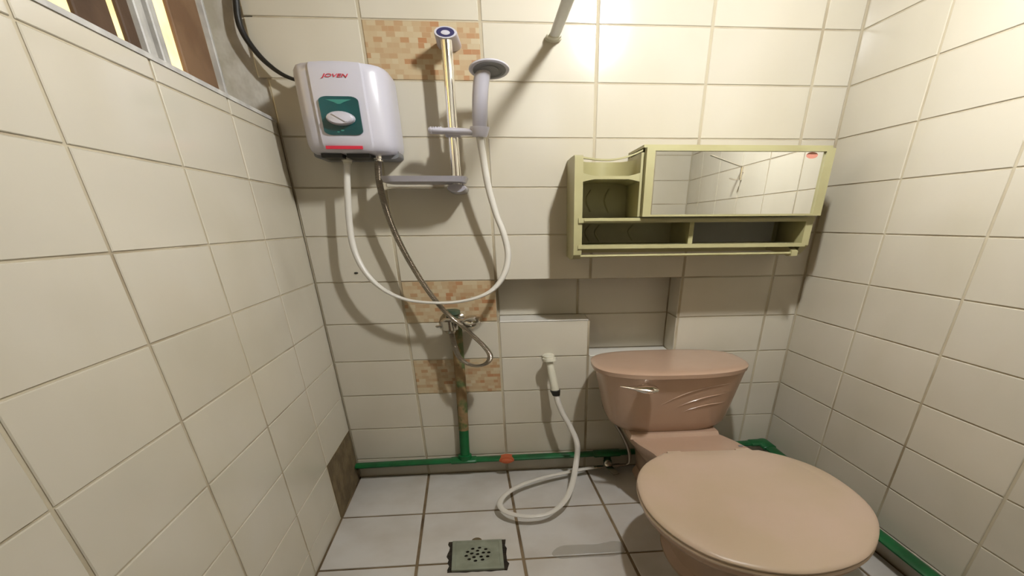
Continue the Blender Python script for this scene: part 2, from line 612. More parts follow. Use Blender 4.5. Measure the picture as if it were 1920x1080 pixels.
# uprights
WZ0, WZ1 = SILL + 0.006, 1.78
upright('mullion', 0.340, 0.372, -0.120, 0.05, WZ0, WZ1, 'frame', win)
upright('mullion', 0.382, 0.420, -0.128, 0.04, WZ0, WZ1, 'frame', win)
upright('frame_side', 0.0, 0.014, -0.125, 0.05, WZ0, WZ1, 'frame', win)
upright('frame_side', WIN_END - 0.03, WIN_END, -0.125, 0.05, WZ0, WZ1, 'frame', win)
upright('frame_head', 0.014, WIN_END - 0.03, -0.125, 0.05, WZ1 - 0.03, WZ1, 'frame', win)
for u0, u1, mm, lab in ((0.020, 0.212, 'wood', 'wide light brown board in the window, nearest the black cable'),
                        (0.424, 0.472, 'dark_wood', 'narrow dark brown board in the window, touching the white mullion'),
                        (0.515, 0.645, 'dark_wood', 'wide dark brown board in the window, leftmost of the three')):
    o = upright('wooden_board', u0, u1, -0.140, 0.012, WZ0, WZ1 - 0.03, mm)
    tag(o, lab, 'board', 'wooden boards in the window')

# ------------------------------------------------------------------ ceiling lamp
LX, LY, LZ = 0.660, -0.570, 2.432
lamp = thing('ceiling_lamp', 'glowing white tube bulb in a holder hanging from the ceiling', 'lamp', (LX, LY, LZ - 0.075))
M['bulb'] = emit('glowing_bulb', (0.985, 0.995, 0.985, 1), LAMP_POWER)
lathe('bulb', (LX, LY, LZ - 0.075), (LX, LY, LZ + 0.1), [(0.0, 0.003), (0.004, 0.0115), (0.012, 0.0145), (0.138, 0.0145), (0.145, 0.010)], 'bulb', lamp, 16)
lathe('lamp_holder', (LX, LY, LZ + 0.065), (LX, LY, 2.567), [(0.0, 0.018), (0.05, 0.02), (0.06, 0.012), (0.0605, 0.012), (0.0608, 0.045), (2.567 - LZ - 0.065, 0.05)], 'white', lamp)

# ------------------------------------------------------------------ water heater
def rx(r0, r1):
    return r0 + (r1 - r0) * random.random()
hx = 0.139
heater = thing('water_heater', 'white electric shower water heater with teal dial panel', 'water heater', (hx, 0, 1.60))
prof = [(0.064, -0.004), (0.064, -0.050), (0.067, -0.075), (0.074, -0.090), (0.084, -0.097), (0.0965, -0.100), (0.0990, -0.104), (0.120, -0.1065), (0.139, -0.107),
        (0.158, -0.1065), (0.1785, -0.104), (0.181, -0.100), (0.196, -0.096), (0.206, -0.088), (0.212, -0.074), (0.215, -0.050), (0.215, -0.004)]
def hring(z, k, arch=0.0):
    out = []
    for x, y in prof:
        xx = hx + (x - hx) * k
        yy = -0.004 + (y + 0.004) * (k if k < 1 else 1)
        out.append((xx, yy, z - arch * ((x - hx) / 0.075) ** 2))
    return out
bm = bmesh.new()
loft_into(bm, [hring(1.612, 0.80), hring(1.614, 0.90), hring(1.622, 0.955), hring(1.640, 0.99), hring(1.66, 1.0), hring(1.76, 1.0), hring(1.868, 0.995, 0.004), hring(1.886, 0.985, 0.005), hring(1.896, 0.955, 0.006), hring(1.899, 0.90, 0.006)])
fin('casing', bm, 'white', heater)
plate('back_plate', rrect(0.068, 0.212, 1.600, 1.640, 0.012), -0.003, -0.055, 'grey', heater, 0.003, 'grey lower back plate')
B('rubber_seal', 0.088, 0.122, -0.035, -0.085, 1.598, 1.612, 'black', heater, 0.002)
B('rubber_seal', 0.130, 0.168, -0.035, -0.085, 1.598, 1.612, 'black', heater, 0.002)
panel = plate('dial_panel', rrect(0.107, 0.1685, 1.667, 1.789, 0.014), -0.100, -0.1085, 'teal', heater, 0.0015, 'teal dial panel')
knob = lathe('knob', (0.1375, -0.107, 1.719), (0.1375, -0.13, 1.719), [(0.0, 0.0225), (0.008, 0.0220), (0.012, 0.0205), (0.0135, 0.018)], 'white', panel, 28)
bm = bmesh.new()
box_into(bm, -0.0016, 0.0016, -0.1220, -0.1195, -0.0165, 0.0165)
bm.transform(Matrix.Translation((0.1375, 0, 1.719)) @ Matrix.Rotation(math.radians(-38), 4, 'Y'))
fin('knob_ridge', bm, 'white', panel, bevel=0.0007)
plate('print_mark', [(0.118, 1.779), (0.158, 1.779), (0.146, 1.771), (0.140, 1.765), (0.136, 1.765), (0.130, 1.771)], -0.1083, -0.1089, 'teal_print', panel)
plate('print_mark', rrect(0.1275, 0.1315, 1.675, 1.679, 0.0015), -0.1083, -0.1089, 'teal_print', panel)
plate('print_mark', rrect(0.134, 0.139, 1.680, 1.684, 0.0015), -0.1083, -0.1089, 'teal_print', panel)
plate('red_label', [(0.104, 1.6215), (0.163, 1.6215), (0.163, 1.632), (0.104, 1.632)], -0.1035, -0.1072, 'red', heater, 0.0, 'red printed strip')

def text_part(name, txt, x0, x1, z0, z1, y, material, parent, shear=0.0):
    cu = bpy.data.curves.new('lettering', 'FONT')
    cu.body = txt
    cu.shear = shear
    cu.extrude = 0.0
    cu.resolution_u = 3
    tmp = bpy.data.objects.new('lettering', cu)
    C.objects.link(tmp)
    dg = bpy.context.evaluated_depsgraph_get()
    me = bpy.data.meshes.new_from_object(tmp.evaluated_get(dg))
    bpy.data.objects.remove(tmp)
    bpy.data.curves.remove(cu)
    bm = bmesh.new()
    bm.from_mesh(me)
    bpy.data.meshes.remove(me)
    xs = [v.co.x for v in bm.verts]
    ys = [v.co.y for v in bm.verts]
    for v in bm.verts:
        v.co = Vector((x0 + (v.co.x - min(xs)) / (max(xs) - min(xs)) * (x1 - x0), y, z0 + (v.co.y - min(ys)) / (max(ys) - min(ys)) * (z1 - z0)))
    r = bmesh.ops.extrude_face_region(bm, geom=bm.faces[:])
    bmesh.ops.translate(bm, verts=[g for g in r['geom'] if isinstance(g, bmesh.types.BMVert)], vec=(0, 0.0012, 0))
    return fin(name, bm, material, parent, False)
o = text_part('brand_lettering', 'JOVEN', 0.1175, 0.1595, 1.843, 1.857, -0.1078, 'red', heater, 0.35)
lathe('water_outlet', (0.1205, -0.05, 1.606), (0.1205, -0.05, 1.575), [(0, 0.009), (0.012, 0.009), (0.016, 0.0075), (0.022, 0.0075)], 'ivory', heater)
lathe('water_inlet', (0.174, -0.05, 1.612), (0.174, -0.05, 1.57), [(0, 0.010), (0.010, 0.010), (0.012, 0.0085), (0.020, 0.0085)], 'chrome', heater)

# cable to the heater
o = tube('power_cable', [(-0.006, -0.010, 2.5), (-0.007, -0.011, 2.25), (-0.013, -0.012, 2.14), (-0.0185, -0.012, 2.065), (-0.015, -0.013, 2.017), (-0.002, -0.015, 1.965), (0.015, -0.018, 1.923), (0.038, -0.022, 1.888), (0.072, -0.026, 1.862)], 0.0052, 'black', None, 10, 8)
tag(o, 'black power cable curving down to the water heater', 'cable')

# ------------------------------------------------------------------ shower rail with soap dish and slider
rail = thing('shower_rail', 'chrome shower slide rail with white brackets and soap dish', 'shower rail', (0.310, 0, 1.48))
tube('rail_tube', [(0.3125, -0.058, 2.002), (0.3085, -0.058, 1.495)], 0.0088, 'chrome', rail, 20)
tb = lathe('top_bracket', (0.3128, 0, 2.004), (0.3128, -0.08, 2.004), [(0, 0.0205), (0.004, 0.0205), (0.064, 0.0185), (0.070, 0.0175)], 'white', rail, 28)
lathe('bracket_cap', (0.3128, -0.069, 2.004), (0.3128, -0.08, 2.004), [(0, 0.0145), (0.0018, 0.0140)], 'navy', tb, 24, 'navy disc set in the bracket')
lathe('cap_screw', (0.3128, -0.070, 2.002), (0.3128, -0.08, 2.002), [(0, 0.0075), (0.0018, 0.007), (0.0019, 0.004), (0.0022, 0.003)], 'white', tb, 16)
lathe('bottom_bracket', (0.3080, 0, 1.492), (0.3080, -0.08, 1.492), [(0, 0.0185), (0.004, 0.0185), (0.062, 0.0175), (0.067, 0.0155)], 'pale_grey', rail, 28)
def dish_ring(inset, z, grow=0.0):
    x0, x1, y0, y1 = 0.178, 0.329, -0.018, -0.100
    return [(x, y, z) for x, y in rrect(x0 + inset, x1 - inset, y1 + inset, y0 - inset, 0.022)]
bm = bmesh.new()
loft_into(bm, [dish_ring(0.012, 1.509), dish_ring(0.004, 1.512), dish_ring(0.0, 1.532), dish_ring(0.003, 1.532), dish_ring(0.007, 1.518)])
fin('soap_dish', bm, 'pale_grey', rail)
sl = lathe('slider', (0.2715, -0.078, 1.694), (0.368, -0.084, 1.684), [(0, 0.0095), (0.002, 0.0118), (0.022, 0.0118), (0.026, 0.0105), (0.036, 0.0125), (0.052, 0.0125), (0.070, 0.0115), (0.092, 0.0135), (0.096, 0.011)], 'white', rail, 20)
for k in range(5):
    x = 0.2745 + 0.0042 * k
    lathe('grip_ridge', (x, -0.078, 1.6937), (x + 0.002, -0.078, 1.6937), [(0, 0.0118), (0.0004, 0.0128), (0.0014, 0.0128), (0.0018, 0.0118)], 'white', sl, 16)
lathe('rail_clamp', (0.3103, -0.058, 1.702), (0.3102, -0.058, 1.676), [(0, 0.0125), (0.002, 0.014), (0.024, 0.014), (0.026, 0.0125)], 'white', rail, 20)
B('clamp_arm', 0.302, 0.320, -0.056, -0.080, 1.680, 1.698, 'white', rail, 0.003)
lathe('handset_cradle', (0.3575, -0.0875, 1.703), (0.356, -0.084, 1.668), [(0, 0.0165), (0.004, 0.0165), (0.028, 0.0135), (0.033, 0.012)], 'white', rail, 20)

# hand shower
hs = thing('hand_shower', 'white hand shower with round spray head resting in the slider', 'shower head', (0.357, -0.085, 1.668))
hp = [(0.3560, -0.084, 1.672), (0.3570, -0.0855, 1.692), (0.3585, -0.088, 1.73), (0.3605, -0.091, 1.78), (0.3635, -0.0935, 1.83), (0.367, -0.095, 1.862), (0.3715, -0.097, 1.885)]
hpp = catmull(hp, 4)
bm = bmesh.new()
tube_into(bm, hpp, lambda i, n: 0.0098 + 0.0032 * min(1, i / (n * 0.35)) , 16)
fin('handle', bm, 'pale_grey', hs)
hd = Vector((0.08, -0.55, -0.83)).normalized()
hc = Vector((0.3785, -0.100, 1.882))
head = lathe('spray_head', hc - hd * 0.013, hc + hd * 0.03, [(0, 0.010), (0.003, 0.022), (0.010, 0.0305), (0.016, 0.0325), (0.020, 0.0315), (0.0215, 0.029)], 'white', hs, 32)
lathe('spray_face', hc + hd * 0.008, hc + hd * 0.03, [(0, 0.0265), (0.0018, 0.026), (0.0022, 0.021), (0.0012, 0.0205), (0.0012, 0.015), (0.0024, 0.0145), (0.0026, 0.004)], 'grey', head, 28, 'grey ringed spray face')

# white shower hose
o = tube('shower_hose', [(0.1205, -0.050, 1.590), (0.114, -0.050, 1.520), (0.104, -0.050, 1.356), (0.105, -0.055, 1.247), (0.119, -0.060, 1.157), (0.145, -0.065, 1.087), (0.184, -0.070, 1.039), (0.230, -0.075, 1.021), (0.282, -0.075, 1.019), (0.330, -0.075, 1.039), (0.363, -0.070, 1.075), (0.385, -0.065, 1.137), (0.395, -0.060, 1.218), (0.389, -0.060, 1.308), (0.376, -0.060, 1.394), (0.365, -0.065, 1.497), (0.359, -0.075, 1.612), (0.356, -0.084, 1.672)], 0.0062, 'hose', None, 12, 6)
tag(o, 'smooth white shower hose hanging in a wide loop below the heater', 'hose')

# braided steel hose
pts = catmull([(0.174, -0.050, 1.592), (0.171, -0.050, 1.545), (0.171, -0.050, 1.480), (0.178, -0.050, 1.376), (0.192, -0.050, 1.267), (0.214, -0.055, 1.153), (0.238, -0.060, 1.053), (0.264, -0.070, 0.974), (0.294, -0.085, 0.915), (0.319, -0.090, 0.859), (0.339, -0.090, 0.806), (0.348, -0.088, 0.761), (0.339, -0.085, 0.724), (0.317, -0.080, 0.709), (0.295, -0.075, 0.724), (0.281, -0.068, 0.754), (0.274, -0.060, 0.800), (0.269, -0.052, 0.875)], 10)
pts = resample(pts, 0.0022)
o = tube('flexible_hose', pts, lambda i, n: 0.0064 if i % 2 else 0.0057, 'steel', None, 10)
tag(o, 'ribbed steel flexible hose running from the heater to the wall tap', 'hose')

# wall tap
tap = thing('wall_tap', 'chrome wall tap with round knob above the mottled pipe', 'tap', (0.275, 0, 0.88))
lathe('flange', (0.276, 0, 0.925), (0.276, -0.03, 0.925), [(0, 0.020), (0.003, 0.020), (0.006, 0.013), (0.022, 0.012)], 'dark_reflection_chrome', tap)
lathe('elbow', (0.272, -0.016, 0.966), (0.272, -0.016, 0.90), [(0, 0.012), (0.003, 0.0165), (0.022, 0.0165), (0.026, 0.0135), (0.06, 0.0125)], 'dark_green', tap, 20, 'dull green plastic elbow')
lathe('body', (0.262, -0.043, 0.922), (0.33, -0.058, 0.918), [(0, 0.012), (0.006, 0.0150), (0.022, 0.0140), (0.032, 0.010), (0.040, 0.010)], 'dark_reflection_chrome', tap)
lathe('knob', (0.298, -0.053, 0.919), (0.34, -0.060, 0.919), [(0, 0.012), (0.003, 0.025), (0.010, 0.0305), (0.022, 0.0305), (0.029, 0.023), (0.032, 0.010)], 'dark_reflection_chrome', tap, 24)
lathe('outlet', (0.2665, -0.050, 0.938), (0.2680, -0.052, 0.86), [(0, 0.008), (0.006, 0.0135), (0.014, 0.0170), (0.056, 0.0170), (0.062, 0.013), (0.072, 0.0098)], 'dark_reflection_chrome', tap, 20)
lathe('lever', (0.262, -0.045, 0.900), (0.235, -0.042, 0.892), [(0, 0.004), (0.018, 0.005), (0.023, 0.006), (0.025, 0.004)], 'dark_reflection_chrome', tap, 12)

# ------------------------------------------------------------------ pipes along the foot of the walls
pipe = thing('water_pipe', 'green plastic water pipe running along the foot of the walls', 'pipe', (0.262, -0.02, 0.09))
PR = 0.0138
tube('pipe_run', [(0.004, -0.020, 0.096), (0.13, -0.020, 0.101), (0.258, -0.020, 0.105), (0.368, -0.020, 0.106), (0.555, -0.020, 0.108), (0.698, -0.020, 0.113), (0.961, -0.020, 0.134), (1.018, -0.020, 0.137)], PR, 'green', pipe, 14)
tube('pipe_run', [(1.024, -0.012, 0.137), (1.030, -0.10, 0.133), (1.040, -0.30, 0.122), (1.050, -0.50, 0.116), (1.061, -0.72, 0.112), (1.085, -1.20, 0.108)], PR, 'green', pipe, 14)
lathe('corner_elbow', (0.99, -0.020, 0.136), (1.04, -0.020, 0.138), [(0, 0.015), (0.002, 0.0175), (0.034, 0.0175), (0.038, 0.016)], 'green', pipe)
lathe('corner_elbow', (1.0235, -0.008, 0.1375), (1.0275, -0.07, 0.1345), [(0, 0.016), (0.003, 0.0175), (0.048, 0.0175), (0.05, 0.015)], 'green', pipe)
lathe('tee_fitting', (0.232, -0.020, 0.104), (0.298, -0.020, 0.106), [(0, 0.015), (0.002, 0.0170), (0.06, 0.0170), (0.062, 0.015)], 'green', pipe)
lathe('tee_fitting', (0.266, -0.020, 0.105), (0.267, -0.019, 0.16), [(0, 0.0165), (0.034, 0.0165), (0.036, 0.013)], 'green', pipe)
lathe('tee_fitting', (0.585, -0.020, 0.1085), (0.655, -0.020, 0.111), [(0, 0.015), (0.002, 0.0175), (0.066, 0.0175), (0.068, 0.015)], 'green', pipe)
tube('riser', [(0.2665, -0.019, 0.13), (0.2700, -0.016, 0.300)], 0.0118, 'green', pipe, 14)
tube('painted_riser', [(0.2700, -0.016, 0.298), (0.2745, -0.015, 0.60), (0.2775, -0.016, 0.905)], 0.0120, 'old_pipe', pipe, 14, label='riser smeared with tan paint')
lathe('plug', (0.368, -0.012, 0.107), (0.368, -0.06, 0.107), [(0, 0.0185), (0.024, 0.0185), (0.0245, 0.0140), (0.031, 0.0130), (0.032, 0.010)], 'orange', pipe, 18, 'orange plug')

# angle valve under the tank
av = thing('angle_valve', 'small chrome angle valve below the green pipe beside the toilet', 'valve', (0.62, -0.045, 0.03))
lathe('valve_stem', (0.620, -0.022, 0.098), (0.618, -0.050, 0.056), [(0, 0.009), (0.02, 0.009), (0.024, 0.011), (0.045, 0.011), (0.05, 0.009)], 'dark_reflection_chrome', av, 14)
lathe('hose_nut', (0.608, -0.050, 0.054), (0.575, -0.050, 0.047), [(0, 0.006), (0.006, 0.006), (0.007, 0.008), (0.017, 0.008), (0.018, 0.0065), (0.034, 0.006)], 'dark_reflection_chrome', av, 8)
lathe('hose_nut', (0.630, -0.050, 0.056), (0.665, -0.050, 0.060), [(0, 0.006), (0.006, 0.008), (0.018, 0.008), (0.02, 0.005), (0.035, 0.005)], 'steel', av, 8)
bm = bmesh.new()
box_into(bm, -0.008, 0.008, -0.040, 0.0, -0.004, 0.004)
bm.transform(Matrix.Translation((0.619, -0.055, 0.055)) @ Matrix.Rotation(math.radians(12), 4, 'X') @ Matrix.Rotation(math.radians(18), 4, 'Z'))
fin('lever', bm, 'dark_reflection_chrome', av, bevel=0.002)
o = tube('supply_hose', [(0.664, -0.050, 0.060), (0.671, -0.050, 0.075), (0.671, -0.049, 0.12), (0.664, -0.047, 0.18), (0.648, -0.045, 0.26), (0.630, -0.046, 0.33), (0.621, -0.062, 0.365), (0.619, -0.092, 0.383), (0.624, -0.1, 0.402)], 0.0045, 'steel', None, 8, 5)
tag(o, 'thin dark supply hose rising from the angle valve behind the toilet', 'hose')

# ------------------------------------------------------------------ bidet sprayer
bh = thing('spray_holder', 'small white wall clip holding the bidet sprayer', 'holder', (0.474, 0, 0.68))
lathe('wall_boss', (0.476, 0, 0.706), (0.476, -0.026, 0.706), [(0, 0.014), (0.006, 0.014), (0.010, 0.009), (0.026, 0.009)], 'ivory', bh, 18)
lathe('ring', (0.4745, -0.036, 0.716), (0.4775, -0.038, 0.686), [(0, 0.0125), (0.002, 0.0150), (0.016, 0.0150), (0.018, 0.0118)], 'ivory', bh, 22)
bs = thing('bidet_sprayer', 'white handheld bidet sprayer hanging left of the toilet', 'sprayer', (0.487, -0.05, 0.515))
lathe('handle', (0.4735, -0.036, 0.726), (0.4885, -0.052, 0.515), [(0, 0.008), (0.002, 0.0105), (0.02, 0.0110), (0.034, 0.0075), (0.05, 0.0080), (0.18, 0.0098), (0.19, 0.0092)], 'ivory', bs, 18)
lathe('collar_nut', (0.4865, -0.050, 0.545), (0.4895, -0.0535, 0.51), [(0, 0.0105), (0.004, 0.0118), (0.014, 0.0105), (0.030, 0.0085)], 'black', bs, 18, label='dark collar nut')
o = tube('bidet_hose', [(0.4885, -0.053, 0.520), (0.494, -0.057, 0.470), (0.503, -0.060, 0.414), (0.523, -0.070, 0.324), (0.535, -0.085, 0.244), (0.532, -0.098, 0.150), (0.514, -0.166, 0.087), (0.490, -0.227, 0.065), (0.454, -0.267, 0.055), (0.409, -0.274, 0.052), (0.370, -0.255, 0.050), (0.351, -0.221, 0.050), (0.360, -0.178, 0.050), (0.397, -0.129, 0.050), (0.455, -0.093, 0.050), (0.509, -0.070, 0.047), (0.551, -0.055, 0.046), (0.583, -0.050, 0.049)], 0.0068, 'hose', None, 12, 7)
tag(o, 'white bidet hose looping over the floor to the angle valve', 'hose')

# ------------------------------------------------------------------ pipe stub high on the wall
ps = thing('pipe_stub', 'white pipe stub sticking out of the tiles, high on the back wall', 'pipe', (0.491, 0, 2.02))
lathe('pipe', (0.4908, 0, 2.033), (0.5020, -0.345, 2.037), [(0, 0.0092), (0.340, 0.0092), (0.341, 0.007)], 'pvc', ps, 18)
lathe('collar', (0.4905, 0, 2.033), (0.4905, -0.05, 2.033), [(0, 0.0145), (0.010, 0.0145), (0.0105, 0.0130), (0.022, 0.0120), (0.023, 0.0092)], 'ivory', ps, 20)
o = lathe('wall_plug', (0.086, 0.0, 1.142), (0.086, -0.003, 1.142), [(0, 0.0042), (0.001, 0.0042), (0.002, 0.003)], 'black', None, 10)
tag(o, 'tiny dark wall plug in the tile left of the white hose', 'wall plug')

# ------------------------------------------------------------------ mirror cabinet
cab = thing('mirror_cabinet', 'olive cream plastic wall cabinet with mirror door and open shelves', 'cabinet', (0.745, 0, 1.21))
YC = -0.118
B('back_panel', 0.522, 0.966, 0.0, -0.010, 1.222, 1.600, 'olive', cab, 0.002)
# left side panel, with rounded lower end
side = [(-0.001, 1.205), (-0.060, 1.200), (-0.104, 1.209), (YC + 0.002, 1.225), (YC, 1.25), (YC, 1.597), (YC + 0.006, 1.603), (-0.06, 1.606), (-0.001, 1.606)]
def side_panel(x0, x1, outline, name='side_panel'):
    bm = bmesh.new()
    loft_into(bm, [[(x0, y, z) for y, z in outline], [(x1, y, z) for y, z in outline]])
    return fin(name, bm, 'olive', cab, True, None, 0.002)
side_panel(0.516, 0.531, side)
side_panel(0.955, 0.969, [(-0.001, 1.218), (-0.060, 1.212), (-0.095, 1.214), (YC + 0.008, 1.238), (YC, 1.255), (YC, 1.37), (-0.001, 1.37)])
# open nook: concave top rim, shelf and floor
arc = [(0.531 + 0.103 * k / 12, 1.5965 - 0.010 * math.sin(math.pi * k / 12) ** 1.0 + 0.026 * (k / 12) ** 3) for k in range(13)]
plate('nook_rim', arc + [(x, z - 0.006) for x, z in reversed(arc)], YC + 0.010, YC + 0.001, 'olive', cab)
nk = [(0.531, 1.520)] + [(0.531 + 0.101 * k / 10, 1.540 - 0.011 * min(1, math.sin(math.pi * k / 10) * 1.8)) for k in range(11)] + [(0.632, 1.520)] + [(0.632 - 0.101 * k / 10, 1.508 + 0.009 * min(1, math.sin(math.pi * k / 10) * 1.8)) for k in range(11)]
plate('shelf', nk, -0.008, YC + 0.003, 'olive', cab)
bm = bmesh.new()
rings = []
for k in range(13):
    a = math.pi * k / 12
    x = 0.5815 - 0.0505 * math.cos(a)
    y = -0.086 + 0.076 * math.sin(a)
    rings.append([(x, y, 1.527), (x, y, 1.596), (x, -0.004, 1.596), (x, -0.004, 1.527)])
loft_into(bm, rings)
fin('nook_back', bm, 'olive', cab)
B('divider', 0.632, 0.640, -0.008, YC + 0.002, 1.376, 1.612, 'olive', cab, 0.002)
B('cupboard_side', 0.955, 0.968, -0.002, YC + 0.003, 1.374, 1.628, 'olive', cab, 0.002)
B('cupboard_top', 0.634, 0.971, 0.0, YC - 0.005, 1.627, 1.637, 'olive', cab, 0.0025)
B('cupboard_back', 0.636, 0.966, -0.001, -0.012, 1.376, 1.628, 'olive', cab, 0.001)
B('rail', 0.524, 0.969, -0.002, YC - 0.003, 1.353, 1.372, 'olive', cab, 0.003, label='moulded rail under the mirror')
B('rail', 0.524, 0.962, -0.002, YC - 0.002, 1.250, 1.265, 'olive', cab, 0.004)
B('rail_lip', 0.534, 0.955, YC - 0.001, YC - 0.006, 1.360, 1.366, 'olive', cab, 0.002)
# lower compartment
B('grey_panel', 0.752, 0.936, -0.012, -0.030, 1.262, 1.356, 'grey_panel', cab, 0.002, label='grey board at the back of the lower shelf')
bm = bmesh.new()
dv = [(0.728, -0.012), (0.737, -0.030), (0.741, -0.060), (0.738, -0.098), (0.746, -0.100), (0.750, -0.06), (0.746, -0.03), (0.752, -0.012)]
loft_into(bm, [[(x, y, 1.262) for x, y in dv], [(x, y, 1.356) for x, y in dv]])
fin('shelf_divider', bm, 'olive', cab)
for x0, z0, z1 in ((0.552, 1.400, 1.490), (0.588, 1.395, 1.495), (0.552, 1.272, 1.345), (0.572, 1.272, 1.345), (0.64, 1.275, 1.345)):
    tube('embossed_rib', [(x0 + 0.010, -0.0095, z1), (x0, -0.0095, z0 + (z1 - z0) * 0.55), (x0 + 0.010, -0.0095, z0)], 0.0022, 'olive', cab, 6, 3)
# towel bar
tube('towel_bar', [(0.529, -0.112, 1.2190), (0.942, -0.112, 1.2215)], 0.0062, 'olive', cab, 12)
side_panel(0.938, 0.950, [(-0.004, 1.250), (-0.100, 1.250), (-0.121, 1.232), (-0.121, 1.211), (-0.104, 1.209), (-0.06, 1.222), (-0.004, 1.226)], 'bar_bracket')
# mirror door
door = B('door_panel', 0.637, 0.970, YC - 0.001, YC - 0.008, 1.376, 1.626, 'olive', cab, 0.002)
DX0, DX1, DZ0, DZ1 = 0.637, 0.971, 1.3755, 1.6255
MX0, MX1, MZ0, MZ1 = 0.6515, 0.9555, 1.3835, 1.6135
for x0, x1, z0, z1 in ((DX0, MX0, DZ0, DZ1), (MX1, DX1, DZ0, DZ1), (MX0, MX1, DZ0, MZ0), (MX0, MX1, MZ1, DZ1)):
    B('door_frame', x0, x1, YC - 0.006, YC - 0.016, z0, z1, 'olive', cab, 0.0022)
mir = B('mirror', MX0 - 0.001, MX1 + 0.001, YC - 0.008, YC - 0.0105, MZ0 - 0.001, MZ1 + 0.001, 'mirror', cab, 0.0, label='rectangular mirror')
plate('sticker', [(0.9325 + 0.0105 * math.cos(2 * math.pi * k / 24), 1.6005 + 0.0115 * math.sin(2 * math.pi * k / 24)) for k in range(24)], YC - 0.0104, YC - 0.0109, 'sticker', mir, 0.0, 'faded red oval sticker')

# chrome hook on the right wall, seen in the mirror
hk = thing('wall_hook', 'chrome double hook on the right wall, reflected in the mirror', 'hook', (1.085, -0.79, 1.61))
tube('hook_plate', [(1.0845, -0.790, 1.692), (1.0845, -0.790, 1.610)], 0.0058, 'chrome', hk, 10)
tube('hook_arm', [(1.084, -0.790, 1.688), (1.05, -0.790, 1.711), (0.984, -0.788, 1.756)], 0.0048, 'chrome', hk, 10)
tube('hook_arm', [(1.084, -0.790, 1.618), (1.066, -0.790, 1.613), (1.049, -0.788, 1.621)], 0.0042, 'chrome', hk, 10, 4)
lathe('wall_boss', (1.0905, -0.790, 1.65), (1.078, -0.790, 1.65), [(0, 0.014), (0.004, 0.013), (0.008, 0.007)], 'chrome', hk, 14)

# ------------------------------------------------------------------ toilet
wc = thing('toilet', 'dusty pink ceramic toilet with closed lid and cistern', 'toilet', (0.745, -0.35, 0.0))
def superellipse(cx, cy, a, b, n, z, N=48, nb=None):
    out = []
    for k in range(N):
        t = 2 * math.pi * k / N
        c, s = math.cos(t), math.sin(t)
        e = 2.0 / (nb if (nb and s > 0) else n)
        out.append((cx + a * math.copysign(abs(c) ** e, c), cy + b * math.copysign(abs(s) ** e, s), z))
    return out
TX = 0.7225
def tank_dims(z):
    k = (z - 0.40) / 0.31
    k = max(0.0, min(1.0, k))
    a = 0.128 + 0.026 * k
    f = 0.186 + 0.030 * k
    if z < 0.44:
        q = (0.44 - z) / 0.045
        a -= 0.016 * q ** 2
        f -= 0.005 * q ** 2
    return a, f
def tank_ring(z):
    a, f = tank_dims(z)
    b = (f - 0.014) / 2
    return superellipse(TX + 0.004 * (1 - (z - 0.4) / 0.3), -0.014 - b, a, b, 3.2, z, 64, 4.5)
bm = bmesh.new()
loft_into(bm, [tank_ring(z) for z in (0.395, 0.400, 0.410, 0.425, 0.45, 0.50, 0.55, 0.60, 0.65, 0.70, 0.705)])
tank = fin('tank', bm, 'toilet', wc)
def lid_ring(z, g):
    return superellipse(TX - 0.001, -0.1175, 0.1615 + g, 0.1065 + g, 2.5, z, 64, 3.2)
bm = bmesh.new()
loft_into(bm, [lid_ring(0.700, -0.004), lid_ring(0.704, 0.0), lid_ring(0.723, 0.001), lid_ring(0.729, -0.002), lid_ring(0.733, -0.008), lid_ring(0.735, -0.025), lid_ring(0.7355, -0.07)])
fin('tank_lid', bm, 'toilet', wc)
def tank_front(x, z):
    a, f = tank_dims(z)
    b = (f - 0.014) / 2
    u = min(0.999, abs(x - TX) / a)
    return -0.014 - b - b * (1 - u ** 3.2) ** (1 / 3.2)
for rib in ([(0.655, 0.512), (0.685, 0.553), (0.72, 0.600), (0.755, 0.634), (0.79, 0.652), (0.825, 0.657), (0.848, 0.657)],
            [(0.700, 0.517), (0.735, 0.557), (0.77, 0.588), (0.805, 0.602), (0.842, 0.604)],
            [(0.718, 0.490), (0.75, 0.528), (0.785, 0.549), (0.815, 0.553), (0.838, 0.552)]):
    p = [(x, tank_front(x, z) + 0.0015, z) for x, z in rib]
    pp = catmull(p, 5)
    pp = [Vector((q.x, tank_front(q.x, q.z) + 0.0056, q.z)) for q in pp]
    bm = bmesh.new()
    tube_into(bm, pp, lambda i, n: 0.0030 + 0.0045 * math.sin(math.pi * (0.06 + 0.88 * i / n)), 8)
    fin('raised_wave', bm, 'toilet', tank)
# flush lever
yl = tank_front(0.653, 0.665)
lathe('lever_boss', (0.650, yl + 0.004, 0.664), (0.650, yl - 0.02, 0.664), [(0, 0.0125), (0.006, 0.0125), (0.009, 0.009)], 'chrome', wc, 22)
bm = bmesh.new()
tube_into(bm, [(0.664, yl - 0.010, 0.660), (0.660, yl - 0.014, 0.661), (0.652, yl - 0.017, 0.663), (0.640, yl - 0.018, 0.666), (0.626, yl - 0.018, 0.670), (0.612, yl - 0.017, 0.675), (0.597, yl - 0.014, 0.679)], lambda i, n: (0.009, 0.0185, 0.0215, 0.017, 0.0085, 0.005, 0.0028)[i], 14)
fin('flush_lever', bm, 'chrome', wc)

